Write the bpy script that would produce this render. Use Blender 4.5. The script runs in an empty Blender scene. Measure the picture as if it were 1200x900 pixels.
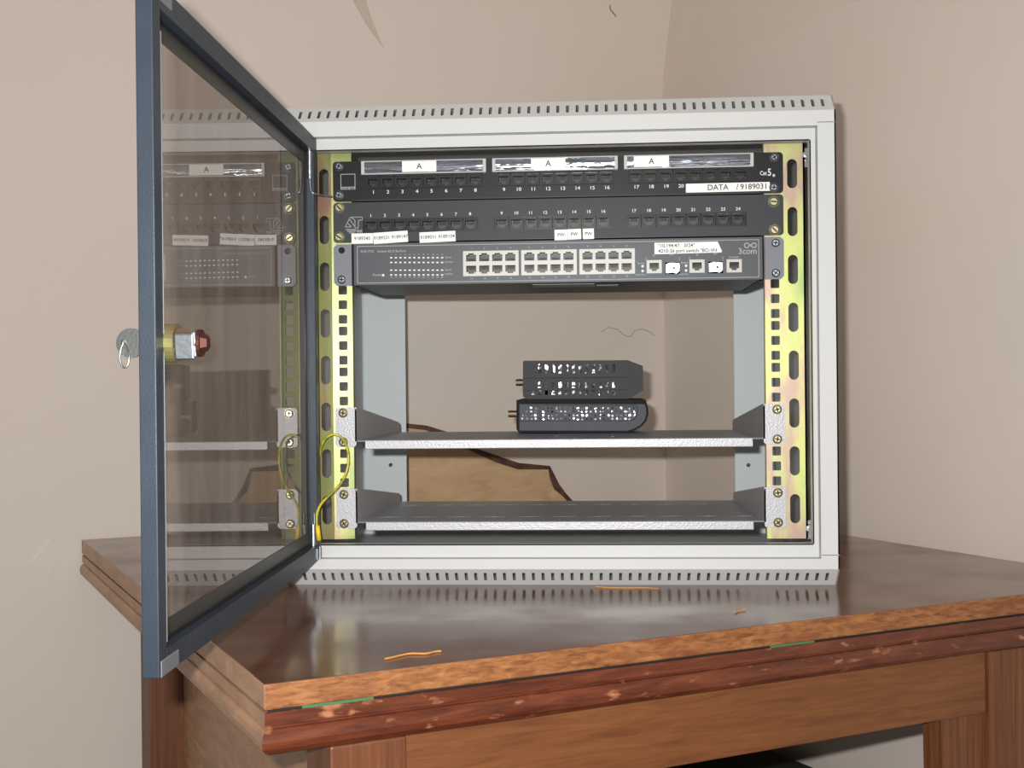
import bpy, bmesh, math, random
from mathutils import Vector, Matrix, noise
random.seed(7)
S = bpy.context.scene
COL = S.collection

# ------------------------------------------------------------------ camera, light, exposure
CAM = Vector((0.3291, -1.30587, 0.2159))
FW = Vector((-0.06587954, 0.99782386, -0.00272508)); RT = Vector((0.99777977, 0.06584941, -0.00996887)); UP = Vector((0.00976774, 0.00337577, 0.9999466))
FPX = 1470.49
cd = bpy.data.cameras.new('camera'); cam = bpy.data.objects.new('camera', cd); COL.objects.link(cam)
cam.matrix_world = Matrix(((RT.x, UP.x, -FW.x, CAM.x), (RT.y, UP.y, -FW.y, CAM.y), (RT.z, UP.z, -FW.z, CAM.z), (0, 0, 0, 1)))
cd.sensor_width = 36; cd.lens = FPX * 36 / 1200; cd.clip_start = 0.02
S.camera = cam
w = bpy.data.worlds.new('world'); S.world = w; w.use_nodes = True
w.node_tree.nodes['Background'].inputs[0].default_value = (1.0, 0.99, 0.98, 1)
w.node_tree.nodes['Background'].inputs[1].default_value = 0.36
ld = bpy.data.lights.new('camera_flash', 'AREA'); ld.shape = 'RECTANGLE'; ld.size = 0.022; ld.size_y = 0.012
ld.energy = 18.5; ld.color = (1.0, 0.985, 0.965)
fl = bpy.data.objects.new('camera_flash', ld); COL.objects.link(fl)
fl.matrix_world = Matrix.Translation(RT * -0.036 + UP * 0.032) @ cam.matrix_world
S.view_settings.view_transform = 'Standard'; S.view_settings.look = 'None'
S.view_settings.gamma = 1.0; S.view_settings.exposure = 0.0; S.view_settings.use_curve_mapping = False

# ------------------------------------------------------------------ helpers
def at(u, v, Y):
    """photo pixel -> point on the plane y = Y"""
    d = FW + RT * ((u - 600) / FPX) + UP * ((450 - v) / FPX)
    return CAM + d * ((Y - CAM.y) / d.y)

def srgb(r, g, b):
    f = lambda c: (c / 255 / 12.92) if c / 255 <= 0.04045 else ((c / 255 + 0.055) / 1.055) ** 2.4
    return (f(r), f(g), f(b), 1)

def mat(name, col, rough=0.5, metal=0.0, bump=None, ramp=None, coat=0.0, spec=0.5, scale=(1, 1, 1), ramp_noise=(8, 4), rough_var=None):
    m = bpy.data.materials.new(name); m.use_nodes = True
    nt = m.node_tree; N = nt.nodes; L = nt.links; b = N['Principled BSDF']
    b.inputs['Base Color'].default_value = col; b.inputs['Roughness'].default_value = rough
    b.inputs['Metallic'].default_value = metal; b.inputs['Coat Weight'].default_value = coat
    b.inputs['Coat Roughness'].default_value = 0.08; b.inputs['Specular IOR Level'].default_value = spec
    tc = N.new('ShaderNodeTexCoord'); mp = N.new('ShaderNodeMapping'); mp.inputs['Scale'].default_value = scale
    L.new(tc.outputs['Object'], mp.inputs[0])
    if ramp:
        n = N.new('ShaderNodeTexNoise'); n.inputs['Scale'].default_value = ramp_noise[0]; n.inputs['Detail'].default_value = ramp_noise[1]
        L.new(mp.outputs[0], n.inputs['Vector'])
        r = N.new('ShaderNodeValToRGB'); L.new(n.outputs['Fac'], r.inputs[0])
        e = r.color_ramp.elements
        e[0].position, e[0].color = ramp[0]; e[1].position, e[1].color = ramp[-1]
        for p, c in ramp[1:-1]:
            k = e.new(p); k.color = c
        L.new(r.outputs[0], b.inputs['Base Color'])
    if rough_var:
        n = N.new('ShaderNodeTexNoise'); n.inputs['Scale'].default_value = rough_var[0]; n.inputs['Detail'].default_value = 5
        L.new(mp.outputs[0], n.inputs['Vector'])
        mr = N.new('ShaderNodeMapRange'); mr.inputs[1].default_value = 0.3; mr.inputs[2].default_value = 0.7
        mr.inputs[3].default_value = rough_var[1]; mr.inputs[4].default_value = rough_var[2]
        L.new(n.outputs['Fac'], mr.inputs[0]); L.new(mr.outputs[0], b.inputs['Roughness'])
    if bump:
        kind, sc, st, dist = bump
        if kind == 'v':
            n = N.new('ShaderNodeTexVoronoi'); n.inputs['Scale'].default_value = sc; o = n.outputs['Distance']
        else:
            n = N.new('ShaderNodeTexNoise'); n.inputs['Scale'].default_value = sc; n.inputs['Detail'].default_value = 3; o = n.outputs['Fac']
        L.new(mp.outputs[0], n.inputs['Vector'])
        bp = N.new('ShaderNodeBump'); bp.inputs['Strength'].default_value = st; bp.inputs['Distance'].default_value = dist
        L.new(o, bp.inputs['Height']); L.new(bp.outputs[0], b.inputs['Normal'])
    return m

M = {}
M['wall'] = mat('plaster', srgb(222, 210, 199), 0.85, bump=('n', 5, 0.35, 0.012), ramp=[(0.3, srgb(222, 208, 196)), (0.5, srgb(222, 210, 199)), (0.7, srgb(218, 210, 200))], ramp_noise=(2.2, 3))
M['ceiling'] = mat('ceiling_paint', srgb(220, 215, 208), 0.9)
M['floor'] = mat('floor_tiles', srgb(70, 60, 52), 0.5, ramp=[(0.35, srgb(60, 52, 46)), (0.65, srgb(86, 76, 66))], ramp_noise=(3, 4))
M['crack'] = mat('crack_dirt', srgb(160, 144, 130), 0.9, ramp=[(0.4, srgb(150, 134, 120)), (0.6, srgb(186, 170, 156))])
M['fold'] = mat('plaster_fold', srgb(202, 189, 175), 0.9, bump=('n', 30, 0.2, 0.002))
M['cab'] = mat('cream_grey_paint', srgb(200, 201, 199), 0.45, bump=('n', 900, 0.05, 0.0003), spec=0.35)
M['cabin'] = mat('inner_grey_paint', srgb(200, 207, 209), 0.45, bump=('n', 700, 0.05, 0.0003), spec=0.35)
M['dark'] = mat('dark_void', srgb(22, 22, 22), 0.8)
M['blue'] = mat('blue_grey_powdercoat', srgb(44, 53, 64), 0.45, spec=0.35, bump=('n', 600, 0.25, 0.0005), ramp=[(0.3, srgb(41, 50, 61)), (0.7, srgb(48, 57, 69))], ramp_noise=(30, 4))
M['gasket'] = mat('black_rubber', srgb(24, 25, 26), 0.35)
M['border'] = mat('dark_glass_border', srgb(44, 44, 41), 0.4)
M['alu'] = mat('aluminium_edge', srgb(170, 176, 180), 0.35, metal=0.8)
M['chrom'] = mat('yellow_chromate', srgb(200, 190, 90), 0.42, metal=0.55, scale=(1, 1, 0.35), bump=('n', 260, 0.08, 0.0005),
                 ramp=[(0.30, srgb(146, 168, 110)), (0.42, srgb(182, 190, 116)), (0.50, srgb(184, 182, 124)), (0.57, srgb(174, 148, 134)), (0.66, srgb(176, 176, 122))], ramp_noise=(22, 4))
M['chromg'] = mat('green_reflection_chromate', srgb(150, 170, 80), 0.36, metal=0.45, scale=(1, 1, 0.35), bump=('n', 260, 0.08, 0.0005),  # same chromate, with the left rail's green reflection put into its colour
                  ramp=[(0.30, srgb(92, 102, 58)), (0.46, srgb(118, 124, 72)), (0.56, srgb(136, 132, 82)), (0.66, srgb(130, 100, 84))], ramp_noise=(22, 4))
M['keymetal'] = mat('worn_key_metal', srgb(120, 122, 120), 0.38, metal=0.85, bump=('n', 420, 0.3, 0.0006))
M['zinc'] = mat('zinc_metal', srgb(160, 166, 172), 0.32, metal=0.95, bump=('n', 300, 0.2, 0.0006))
M['brass'] = mat('pale_brass_screw', srgb(205, 198, 160), 0.28, metal=0.9)
M['hammer'] = mat('hammered_silver_paint', srgb(180, 180, 184), 0.42, metal=0.15, bump=('v', 480, 0.35, 0.0005))
M['black'] = mat('gloss_black_steel', srgb(22, 24, 27), 0.4, spec=0.25, bump=('n', 500, 0.05, 0.0004))
M['lip'] = mat('worn_highlit_lip', srgb(96, 98, 100), 0.25, metal=0.5)  # paler lip: edge wear plus its flash highlight put into the colour
M['char'] = mat('charcoal_steel', srgb(50, 53, 57), 0.5, spec=0.3, bump=('n', 700, 0.12, 0.0003))
M['switch'] = mat('dark_grey_switch_paint', srgb(66, 70, 75), 0.45, spec=0.4, bump=('n', 700, 0.12, 0.0003))
M['switchear'] = mat('grey_ear_paint', srgb(112, 115, 124), 0.45, bump=('n', 700, 0.12, 0.0004))
M['port'] = mat('black_port_plastic', srgb(40, 41, 43), 0.22)
M['portin'] = mat('port_cavity_plastic', srgb(16, 16, 17), 0.4)
M['pin'] = mat('contact_wire', srgb(190, 180, 150), 0.3, metal=0.9)
M['shield'] = mat('port_shield_metal', srgb(172, 171, 165), 0.5, metal=0.25)
M['clear'] = mat('clear_label_plastic', srgb(165, 170, 178), 0.14, metal=0.85, scale=(0.35, 1, 3.5), bump=('n', 60, 0.5, 0.004))
M['clearedge'] = mat('holder_edge_plastic', srgb(190, 192, 190), 0.2, spec=0.8)
M['paper'] = mat('white_paper_label', srgb(240, 238, 234), 0.6)
M['ink'] = mat('label_ink', srgb(60, 56, 60), 0.7)
M['white'] = mat('white_print', srgb(225, 226, 224), 0.6)
M['greyprint'] = mat('grey_print', srgb(160, 163, 166), 0.6)
M['sfp'] = mat('silver_module', srgb(240, 240, 236), 0.3, metal=0.5, bump=('n', 250, 0.3, 0.001))
M['wire'] = mat('yellow_green_insulation', srgb(190, 172, 40), 0.35, ramp=[(0.45, srgb(206, 186, 44)), (0.55, srgb(150, 160, 48))], ramp_noise=(120, 1))
M['sleeve'] = mat('yellow_sleeve', srgb(226, 196, 40), 0.4)
M['adap'] = mat('black_box_plastic', srgb(30, 31, 34), 0.5, spec=0.25, bump=('n', 1200, 0.15, 0.0001))
M['adapblk'] = mat('deep_black_plastic', srgb(18, 18, 19), 0.6, spec=0.15)
M['adapgrey'] = mat('grey_sparkle_plastic', srgb(74, 77, 84), 0.5, spec=0.2, bump=('n', 1500, 0.3, 0.0002))
M['tin'] = mat('inner_tin_shield', srgb(92, 92, 94), 0.14, metal=0.95, bump=('n', 26, 0.9, 0.008))
M['copper'] = mat('worn_coax_metal', srgb(150, 126, 108), 0.35, metal=0.9)
M['redbolt'] = mat('copper_red_bolt', srgb(84, 52, 42), 0.6, metal=0.7)
M['shaving'] = mat('orange_shaving', srgb(204, 140, 66), 0.7)
M['felt'] = mat('green_felt', srgb(64, 112, 74), 0.95)
M['box'] = mat('dark_box', srgb(44, 46, 44), 0.7)

def wood(name, stops, rough, sc, coat=0.0, bump=0.2, wear=None, dist=6.0, rv=None, spec=0.5):
    m = mat(name, stops[0][1], rough, coat=coat, spec=spec)
    nt = m.node_tree; N = nt.nodes; L = nt.links; b = N['Principled BSDF']
    tc = [n for n in N if n.type == 'TEX_COORD'][0]
    mp = N.new('ShaderNodeMapping'); mp.inputs['Scale'].default_value = sc; L.new(tc.outputs['Object'], mp.inputs[0])
    n1 = N.new('ShaderNodeTexNoise'); n1.inputs['Scale'].default_value = 1.0; n1.inputs['Detail'].default_value = 8; n1.inputs['Roughness'].default_value = 0.65
    n1.inputs['Distortion'].default_value = 0.6
    L.new(mp.outputs[0], n1.inputs['Vector'])
    r = N.new('ShaderNodeValToRGB'); L.new(n1.outputs['Fac'], r.inputs[0]); e = r.color_ramp.elements
    e[0].position, e[0].color = stops[0]; e[1].position, e[1].color = stops[-1]
    for p, c in stops[1:-1]:
        k = e.new(p); k.color = c
    out = r.outputs[0]
    if wear:
        n2 = N.new('ShaderNodeTexNoise'); n2.inputs['Scale'].default_value = wear[0]; n2.inputs['Detail'].default_value = 6
        mp2 = N.new('ShaderNodeMapping'); mp2.inputs['Scale'].default_value = wear[4] if len(wear) > 4 else (1, 1, 1)
        L.new(tc.outputs['Object'], mp2.inputs[0]); L.new(mp2.outputs[0], n2.inputs['Vector'])
        mr = N.new('ShaderNodeMapRange'); mr.inputs[1].default_value = wear[1]; mr.inputs[2].default_value = wear[2]
        L.new(n2.outputs['Fac'], mr.inputs[0])
        mx = N.new('ShaderNodeMix'); mx.data_type = 'RGBA'; L.new(mr.outputs[0], mx.inputs[0]); L.new(out, mx.inputs[6]); mx.inputs[7].default_value = wear[3]
        out = mx.outputs[2]
    L.new(out, b.inputs['Base Color'])
    if rv:
        n3 = N.new('ShaderNodeTexNoise'); n3.inputs['Scale'].default_value = rv[0]; n3.inputs['Detail'].default_value = 6
        L.new(tc.outputs['Object'], n3.inputs['Vector'])
        mr = N.new('ShaderNodeMapRange'); mr.inputs[1].default_value = 0.35; mr.inputs[2].default_value = 0.65; mr.inputs[3].default_value = rv[1]; mr.inputs[4].default_value = rv[2]
        L.new(n3.outputs['Fac'], mr.inputs[0]); L.new(mr.outputs[0], b.inputs['Roughness'])
    bp = N.new('ShaderNodeBump'); bp.inputs['Strength'].default_value = bump; bp.inputs['Distance'].default_value = 0.001
    L.new(n1.outputs['Fac'], bp.inputs['Height']); L.new(bp.outputs[0], b.inputs['Normal'])
    return m
M['top'] = wood('varnished_dark_tabletop', [(0.3, srgb(84, 52, 38)), (0.5, srgb(106, 68, 50)), (0.7, srgb(124, 84, 62))], 0.22, (3, 40, 10), bump=0.05, wear=(7, 0.5, 0.85, srgb(128, 104, 88)), rv=(9, 0.10, 0.26), spec=0.75)
M['edge'] = wood('worn_orange_edge', [(0.3, srgb(96, 54, 28)), (0.5, srgb(140, 88, 48)), (0.68, srgb(164, 112, 66))], 0.55, (60, 60, 260), wear=(14, 0.52, 0.78, srgb(108, 56, 30), (1, 1, 4)))
M['mould'] = wood('red_brown_moulding', [(0.3, srgb(70, 32, 20)), (0.5, srgb(94, 46, 28)), (0.7, srgb(114, 60, 36))], 0.34, (20, 20, 160), wear=(70, 0.62, 0.74, srgb(170, 112, 80), (0.6, 0.6, 1.6)))
M['apron'] = wood('orange_brown_apron', [(0.3, srgb(94, 52, 24)), (0.5, srgb(112, 66, 32)), (0.7, srgb(124, 76, 40))], 0.5, (14, 14, 160))
M['leg'] = wood('brown_leg_wood', [(0.3, srgb(82, 46, 24)), (0.5, srgb(104, 60, 32)), (0.7, srgb(122, 74, 42))], 0.5, (160, 160, 5))
M['dusty_lit'] = wood('dusty_lit_side_wood', [(0.3, srgb(150, 112, 84)), (0.5, srgb(170, 130, 100)), (0.7, srgb(188, 148, 116))], 0.45, (30, 5, 60), wear=(18, 0.6, 0.75, srgb(205, 175, 150)))  # left-side wood: dust tone plus grazing flash light put into the colour
M['board'] = wood('pale_beech_board', [(0.3, srgb(186, 150, 112)), (0.5, srgb(204, 170, 130)), (0.7, srgb(216, 184, 146))], 0.55, (18, 4, 40))
M['boardedge'] = mat('dark_brown_stain', srgb(84, 58, 46), 0.6, ramp=[(0.35, srgb(70, 48, 38)), (0.65, srgb(104, 76, 60))], ramp_noise=(60, 4))

def glass_mat():
    m = bpy.data.materials.new('smoked_door_glass'); m.use_nodes = True; nt = m.node_tree; N = nt.nodes; L = nt.links
    for n in list(N): N.remove(n)
    out = N.new('ShaderNodeOutputMaterial')
    tr = N.new('ShaderNodeBsdfTransparent'); tr.inputs[0].default_value = (0.58, 0.53, 0.49, 1)
    gl = N.new('ShaderNodeBsdfGlossy'); gl.inputs['Roughness'].default_value = 0.0; gl.inputs[0].default_value = (0.95, 0.93, 0.92, 1)
    fr = N.new('ShaderNodeFresnel'); fr.inputs[0].default_value = 1.72
    mx = N.new('ShaderNodeMixShader'); L.new(fr.outputs[0], mx.inputs[0]); L.new(tr.outputs[0], mx.inputs[1]); L.new(gl.outputs[0], mx.inputs[2])
    df = N.new('ShaderNodeBsdfDiffuse'); df.inputs[0].default_value = (0.75, 0.68, 0.62, 1)
    tc = N.new('ShaderNodeTexCoord'); mp = N.new('ShaderNodeMapping'); mp.inputs['Scale'].default_value = (9, 9, 2.0); L.new(tc.outputs['Object'], mp.inputs[0])
    ns = N.new('ShaderNodeTexNoise'); ns.inputs['Scale'].default_value = 2.5; ns.inputs['Detail'].default_value = 9; ns.inputs['Roughness'].default_value = 0.7; L.new(mp.outputs[0], ns.inputs['Vector'])
    mr = N.new('ShaderNodeMapRange'); mr.inputs[1].default_value = 0.35; mr.inputs[2].default_value = 0.75; mr.inputs[3].default_value = 0.03; mr.inputs[4].default_value = 0.17
    L.new(ns.outputs['Fac'], mr.inputs[0])
    m2 = N.new('ShaderNodeMixShader'); L.new(mr.outputs[0], m2.inputs[0]); L.new(mx.outputs[0], m2.inputs[1]); L.new(df.outputs[0], m2.inputs[2])
    L.new(m2.outputs[0], out.inputs[0])
    m3 = bpy.data.materials.new('glass_far_side'); m3.use_nodes = True; N = m3.node_tree.nodes; L = m3.node_tree.links
    for n in list(N): N.remove(n)
    o = N.new('ShaderNodeOutputMaterial'); t = N.new('ShaderNodeBsdfTransparent'); L.new(t.outputs[0], o.inputs[0])
    return m, m3
M['glass'], M['glassback'] = glass_mat()

def link(name, me, m, parent=None, smooth=False):
    o = bpy.data.objects.new(name, me); COL.objects.link(o)
    if m is not None and not me.materials:
        for k in (m if isinstance(m, (list, tuple)) else [m]): me.materials.append(k)
    if smooth:
        for p in me.polygons: p.use_smooth = True
    if parent is not None: adopt(o, parent)
    return o
ROOTMW = {}
def adopt(o, parent):
    o.parent = parent
    mw = Matrix.Identity(4); p = parent
    while p is not None:
        mw = (p.matrix_parent_inverse @ p.matrix_basis if p.parent else p.matrix_basis) @ mw
        p = p.parent
    o.matrix_parent_inverse = mw.inverted()
def obj(name, bm, m, parent=None, smooth=False):
    me = bpy.data.meshes.new(name); bmesh.ops.recalc_face_normals(bm, faces=bm.faces[:]); bm.to_mesh(me); bm.free()
    return link(name, me, m, parent, smooth)
def thing(name, label, cat, loc=(0, 0, 0), rotz=0, group=None):
    o = bpy.data.objects.new(name, None); COL.objects.link(o); o.location = loc; o.rotation_euler = (0, 0, rotz); o.empty_display_size = 0.03
    tag(o, label, cat, group); return o
def tag(o, label, cat, group=None):
    o['label'] = label; o['category'] = cat
    if group: o['group'] = group
    return o
def structure(o): o['kind'] = 'structure'; return o

def box(bm, lo, hi, bev=0.0, mx=None):
    r = bmesh.ops.create_cube(bm, size=1); vs = r['verts']
    for v in vs:
        v.co = Vector([lo[i] + (v.co[i] + 0.5) * (hi[i] - lo[i]) for i in range(3)])
    if bev > 0:
        es = list({e for v in vs for e in v.link_edges})
        rr = bmesh.ops.bevel(bm, geom=es, offset=bev, segments=2, affect='EDGES', profile=0.5)
        vs = list({v for f in rr['faces'] for v in f.verts} | {v for v in vs if v.is_valid})
    if mx is not None: bmesh.ops.transform(bm, matrix=mx, verts=[v for v in vs if v.is_valid])
    return bm
def bx(lo, hi, bev=0.0, mx=None): return box(bmesh.new(), lo, hi, bev, mx)
def cyl(bm, p0, p1, r0, r1=None, n=20, caps=True):
    r1 = r0 if r1 is None else r1
    p0 = Vector(p0); p1 = Vector(p1); d = p1 - p0; q = d.to_track_quat('Z', 'Y').to_matrix().to_4x4()
    bmesh.ops.create_cone(bm, cap_ends=caps, segments=n, radius1=r0, radius2=r1, depth=d.length, matrix=Matrix.Translation((p0 + p1) / 2) @ q)
    return bm
def prism(bm, pts, ax_o, ax_u, ax_v, ax_w, d):
    """polygon (u,v) extruded by d along ax_w"""
    o, u, v, ww = Vector(ax_o), Vector(ax_u), Vector(ax_v), Vector(ax_w)
    a = [bm.verts.new(o + u * p[0] + v * p[1]) for p in pts]; b = [bm.verts.new(o + u * p[0] + v * p[1] + ww * d) for p in pts]
    bm.faces.new(a); bm.faces.new(b[::-1]); n = len(pts)
    for i in range(n): bm.faces.new((a[i], b[i], b[(i + 1) % n], a[(i + 1) % n]))
    return bm
def tube(bm, pts, r, n=10, closed=False, poly=False):
    c = bpy.data.curves.new('t', 'CURVE'); c.dimensions = '3D'; poly = poly or len(pts) <= 3; s = c.splines.new('POLY' if poly else 'NURBS'); s.points.add(len(pts) - 1)
    for i, p in enumerate(pts): s.points[i].co = (*p, 1)
    s.use_cyclic_u = closed
    if not poly: s.use_endpoint_u = True; s.order_u = 4; s.resolution_u = 8
    c.bevel_depth = r; c.bevel_resolution = max(1, n // 4); c.use_fill_caps = True
    o = bpy.data.objects.new('t', c); me = bpy.data.meshes.new_from_object(o); bm.from_mesh(me)
    bpy.data.objects.remove(o); bpy.data.curves.remove(c); bpy.data.meshes.remove(me)
    return bm
def rrect(x0, y0, x1, y1, r=0.0, n=4):
    if r <= 0: return [(x0, y0), (x1, y0), (x1, y1), (x0, y1)]
    P = []
    for cx, cy, a in ((x1 - r, y0 + r, -90), (x1 - r, y1 - r, 0), (x0 + r, y1 - r, 90), (x0 + r, y0 + r, 180)):
        for k in range(n + 1):
            t = math.radians(a + 90 * k / n); P.append((cx + r * math.cos(t), cy + r * math.sin(t)))
    return P
def circ(cx, cy, r, n=14): return [(cx + r * math.cos(2 * math.pi * k / n), cy + r * math.sin(2 * math.pi * k / n)) for k in range(n)]
def frame_mx(o, u, v):
    u = Vector(u).normalized(); v = Vector(v).normalized(); n = u.cross(v); o = Vector(o)
    return Matrix(((u.x, v.x, n.x, o.x), (u.y, v.y, n.y, o.y), (u.z, v.z, n.z, o.z), (0, 0, 0, 1)))
def sheet(bm, outline, holes, t, mx):
    """flat plate with holes; its front face lies on the mx plane, thickness goes to the back (-n)"""
    c = bpy.data.curves.new('s', 'CURVE'); c.dimensions = '2D'; c.fill_mode = 'BOTH'; c.extrude = t / 2
    for P in [outline] + list(holes):
        s = c.splines.new('POLY'); s.points.add(len(P) - 1); s.use_cyclic_u = True
        for i, p in enumerate(P): s.points[i].co = (p[0], p[1], 0, 1)
    o = bpy.data.objects.new('s', c); me = bpy.data.meshes.new_from_object(o)
    me.transform(mx @ Matrix.Translation((0, 0, -t / 2))); bm.from_mesh(me)
    bpy.data.objects.remove(o); bpy.data.curves.remove(c); bpy.data.meshes.remove(me)
    return bm
def text(bm, s, size, mx, x=0, y=0, ext=0.00008, sx=1.0, align='CENTER'):
    c = bpy.data.curves.new('x', 'FONT'); c.body = s; c.size = size; c.align_x = align; c.align_y = 'CENTER'; c.extrude = ext; c.resolution_u = 3; c.offset = size * 0.012
    o = bpy.data.objects.new('x', c); me = bpy.data.meshes.new_from_object(o)
    me.transform(mx @ Matrix.Translation((x, y, 0)) @ Matrix.Diagonal((sx, 1, 1, 1))); bm.from_mesh(me)
    bpy.data.objects.remove(o); bpy.data.curves.remove(c); bpy.data.meshes.remove(me)
    return bm
def XZ(Y): return frame_mx((0, Y, 0), (1, 0, 0), (0, 0, 1))      # front plane, normal towards -y

# ------------------------------------------------------------------ room (local frame of table and walls)
A = Vector((-0.38691, 0.39910, 0.0)); D2 = Vector((0.86427, 0.50304, 0)); DB = Vector((-0.50304, 0.86427, 0))
RZ = math.atan2(0.50304, 0.86427)
def tl(x, y, z): return A + D2 * x + DB * y + Vector((0, 0, z))
TM = frame_mx(A, D2, DB)
GY, WX = 0.010, 0.975           # wall planes in the local frame
levels = [(-0.75, 0), (0.60, 0), (0.74, 0.002), (0.80, 0.011), (0.86, 0.020), (0.94, 0.031), (1.1, 0.04), (1.75, 0.05)]
def wall_mesh(which):
    bm = bmesh.new(); rows = []
    for z, off in levels:
        if which == 'left':
            P = [tl(-2.6, GY, z), tl(-0.5, GY, z), tl(WX + off, GY, z), tl(WX + 0.25, GY, z)]
            Q = [tl(-2.6, GY + 0.15, z), tl(-0.5, GY + 0.15, z), tl(WX + off, GY + 0.15, z), tl(WX + 0.25, GY + 0.15, z)]
            if which == 'left': P[3] = tl(WX + 0.12, GY, z)
            Q[3] = tl(WX + 0.12, GY + 0.15, z)
        else:
            P = [tl(WX + off, GY, z), tl(WX + off, -0.8, z), tl(WX + off * 0.5, -2.9, z)]
            Q = [tl(WX + 0.15, GY, z), tl(WX + 0.15, -0.8, z), tl(WX + 0.15, -2.9, z)]
        rows.append(([bm.verts.new(p) for p in P], [bm.verts.new(p) for p in Q]))
    for (p0, q0), (p1, q1) in zip(rows, rows[1:]):
        for i in range(len(p0) - 1):
            bm.faces.new((p0[i], p0[i + 1], p1[i + 1], p1[i])); bm.faces.new((q0[i], q1[i], q1[i + 1], q0[i + 1]))
        bm.faces.new((p0[0], p1[0], q1[0], q0[0])); bm.faces.new((p0[-1], q0[-1], q1[-1], p1[-1]))
    for r in (rows[0], rows[-1]):
        p, q = r
        for i in range(len(p) - 1): bm.faces.new((p[i], q[i], q[i + 1], p[i + 1]))
    return bm
wl_ = structure(obj('wall_left', wall_mesh('left'), M['wall']))
wr_ = structure(obj('wall_right', wall_mesh('right'), M['wall']))
structure(obj('floor', bx((-2.75, -2.95, -0.80), (WX + 0.15, GY + 0.15, -0.75), mx=TM), M['floor']))
structure(obj('ceiling', bx((-2.75, -2.95, 1.75), (WX + 0.15, GY + 0.15, 1.80), mx=TM), M['ceiling']))
# plaster fold at the top and small cracks in the left wall
bm = bmesh.new()
prism(bm, [(0.403, 0.83), (0.4115, 0.803), (0.430, 0.772), (0.4585, 0.738), (0.443, 0.772), (0.4315, 0.803), (0.430, 0.83)], tl(0, GY, 0), D2, (0, 0, 1), -DB, 0.0012)
obj('plaster_fold', bm, M['fold'], wl_)
def crack(pts, r=0.0006):
    bm = bmesh.new(); P = [tl(x, GY - 0.0002, z) for x, z in pts]
    tube(bm, P, r, 6, poly=True); obj('hairline_crack', bm, M['crack'], wl_)
crack([(0.872, 0.856), (0.871, 0.850), (0.874, 0.846), (0.881, 0.840), (0.883, 0.837)], 0.0012)
crack([(0.848, 0.297), (0.862, 0.305), (0.880, 0.302), (0.893, 0.292), (0.905, 0.289), (0.915, 0.300), (0.930, 0.303), (0.945, 0.298), (0.955, 0.292)], 0.0005)
bm = bmesh.new()
prism(bm, [(-0.064, -0.030), (-0.036, 0.004), (-0.034, -0.030), (-0.044, -0.052)], tl(0, GY, 0), D2, (0, 0, 1), -DB, 0.0025)
obj('plaster_patch', bm, M['wall'], wl_)

# ------------------------------------------------------------------ table
T = thing('table', 'worn red-brown wooden table with a double folded top, in the room corner', 'table', tl(0.47, -0.47, -0.75), RZ)
L1, L2 = 0.9497, 0.933
def tbox(name, lo, hi, m, bev=0.0, parent=T, sm=False):
    return obj(name, bx(lo, hi, bev, TM), M[m] if isinstance(m, str) else m, parent)
def slab(name, z0, z1, bev, mats, inset=0.0):
    bm = bmesh.new(); box(bm, (inset, -L1 + inset, z0), (L2 - inset, -inset, z1), bev)
    bmesh.ops.recalc_face_normals(bm, faces=bm.faces[:])
    for f in bm.faces:
        n = f.normal
        f.material_index = 0 if n.z > 0.6 else (2 if n.x < -0.6 else 1)
    bmesh.ops.transform(bm, matrix=TM, verts=bm.verts[:])
    return obj(name, bm, [M[k] for k in mats], T)
up_ = slab('upper_leaf', -0.019, 0.0, 0.0012, ('top', 'edge', 'dusty_lit'))
# lower leaf: moulded edge profile swept round the rectangle
prof = [(0.000, -0.0208), (0.0, -0.0305), (0.0022, -0.0315), (0.0022, -0.0325), (0.0, -0.0335), (-0.0022, -0.037), (-0.0030, -0.042), (-0.0022, -0.047), (0.0012, -0.0510), (0.006, -0.0530), (0.02, -0.0530)]
bm = bmesh.new(); rings = []
for ins, z in [(0.05, -0.0208)] + prof + [(0.05, -0.053)]:
    rings.append([bm.verts.new(Vector(c)) for c in ((ins, -L1 + ins, z), (L2 - ins, -L1 + ins, z), (L2 - ins, -ins - 0.004, z), (ins, -ins - 0.004, z))])
for a, b in zip(rings, rings[1:]):
    for i in range(4):
        f = bm.faces.new((a[i], a[(i + 1) % 4], b[(i + 1) % 4], b[i])); f.material_index = 1 if i == 3 else 0
bm.faces.new(rings[0]); bm.faces.new(rings[-1][::-1])
bmesh.ops.transform(bm, matrix=TM, verts=bm.verts[:])
obj('lower_leaf', bm, [M['mould'], M['dusty_lit']], T)
tbox('gap_shade', (0.004, -L1 + 0.0025, -0.0212), (L2 - 0.004, -0.01, -0.0189), 'dark')  # dark strip that paints the shade in the gap between the leaves
tbox('felt_strip', (0.028, -L1 + 0.0006, -0.0215), (0.083, -L1 + 0.02, -0.0188), 'felt'); tbox('felt_strip', (0.452, -L1 + 0.0006, -0.0212), (0.500, -L1 + 0.02, -0.0190), 'felt')
tbox('leg', (0.0504, -0.944, -0.75), (0.1113, -0.884, -0.0532), 'leg', 0.002)
tbox('leg', (0.068, -0.125, -0.75), (0.137, -0.06, -0.0532), 'leg', 0.002)
tbox('leg', (0.7225, -0.944, -0.75), (0.79, -0.884, -0.0532), 'leg', 0.003)
tbox('leg', (0.80, -0.125, -0.75), (0.865, -0.06, -0.0532), 'leg', 0.002)
tbox('front_apron', (0.1113, -0.940, -0.1135), (0.7195, -0.918, -0.0532), 'apron', 0.001)
tbox('side_apron', (0.1125, -0.884, -0.30), (0.130, -0.125, -0.0532), 'dusty_lit', 0.001)
tbox('back_apron', (0.137, -0.10, -0.1135), (0.80, -0.08, -0.0532), 'apron', 0.001)
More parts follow.
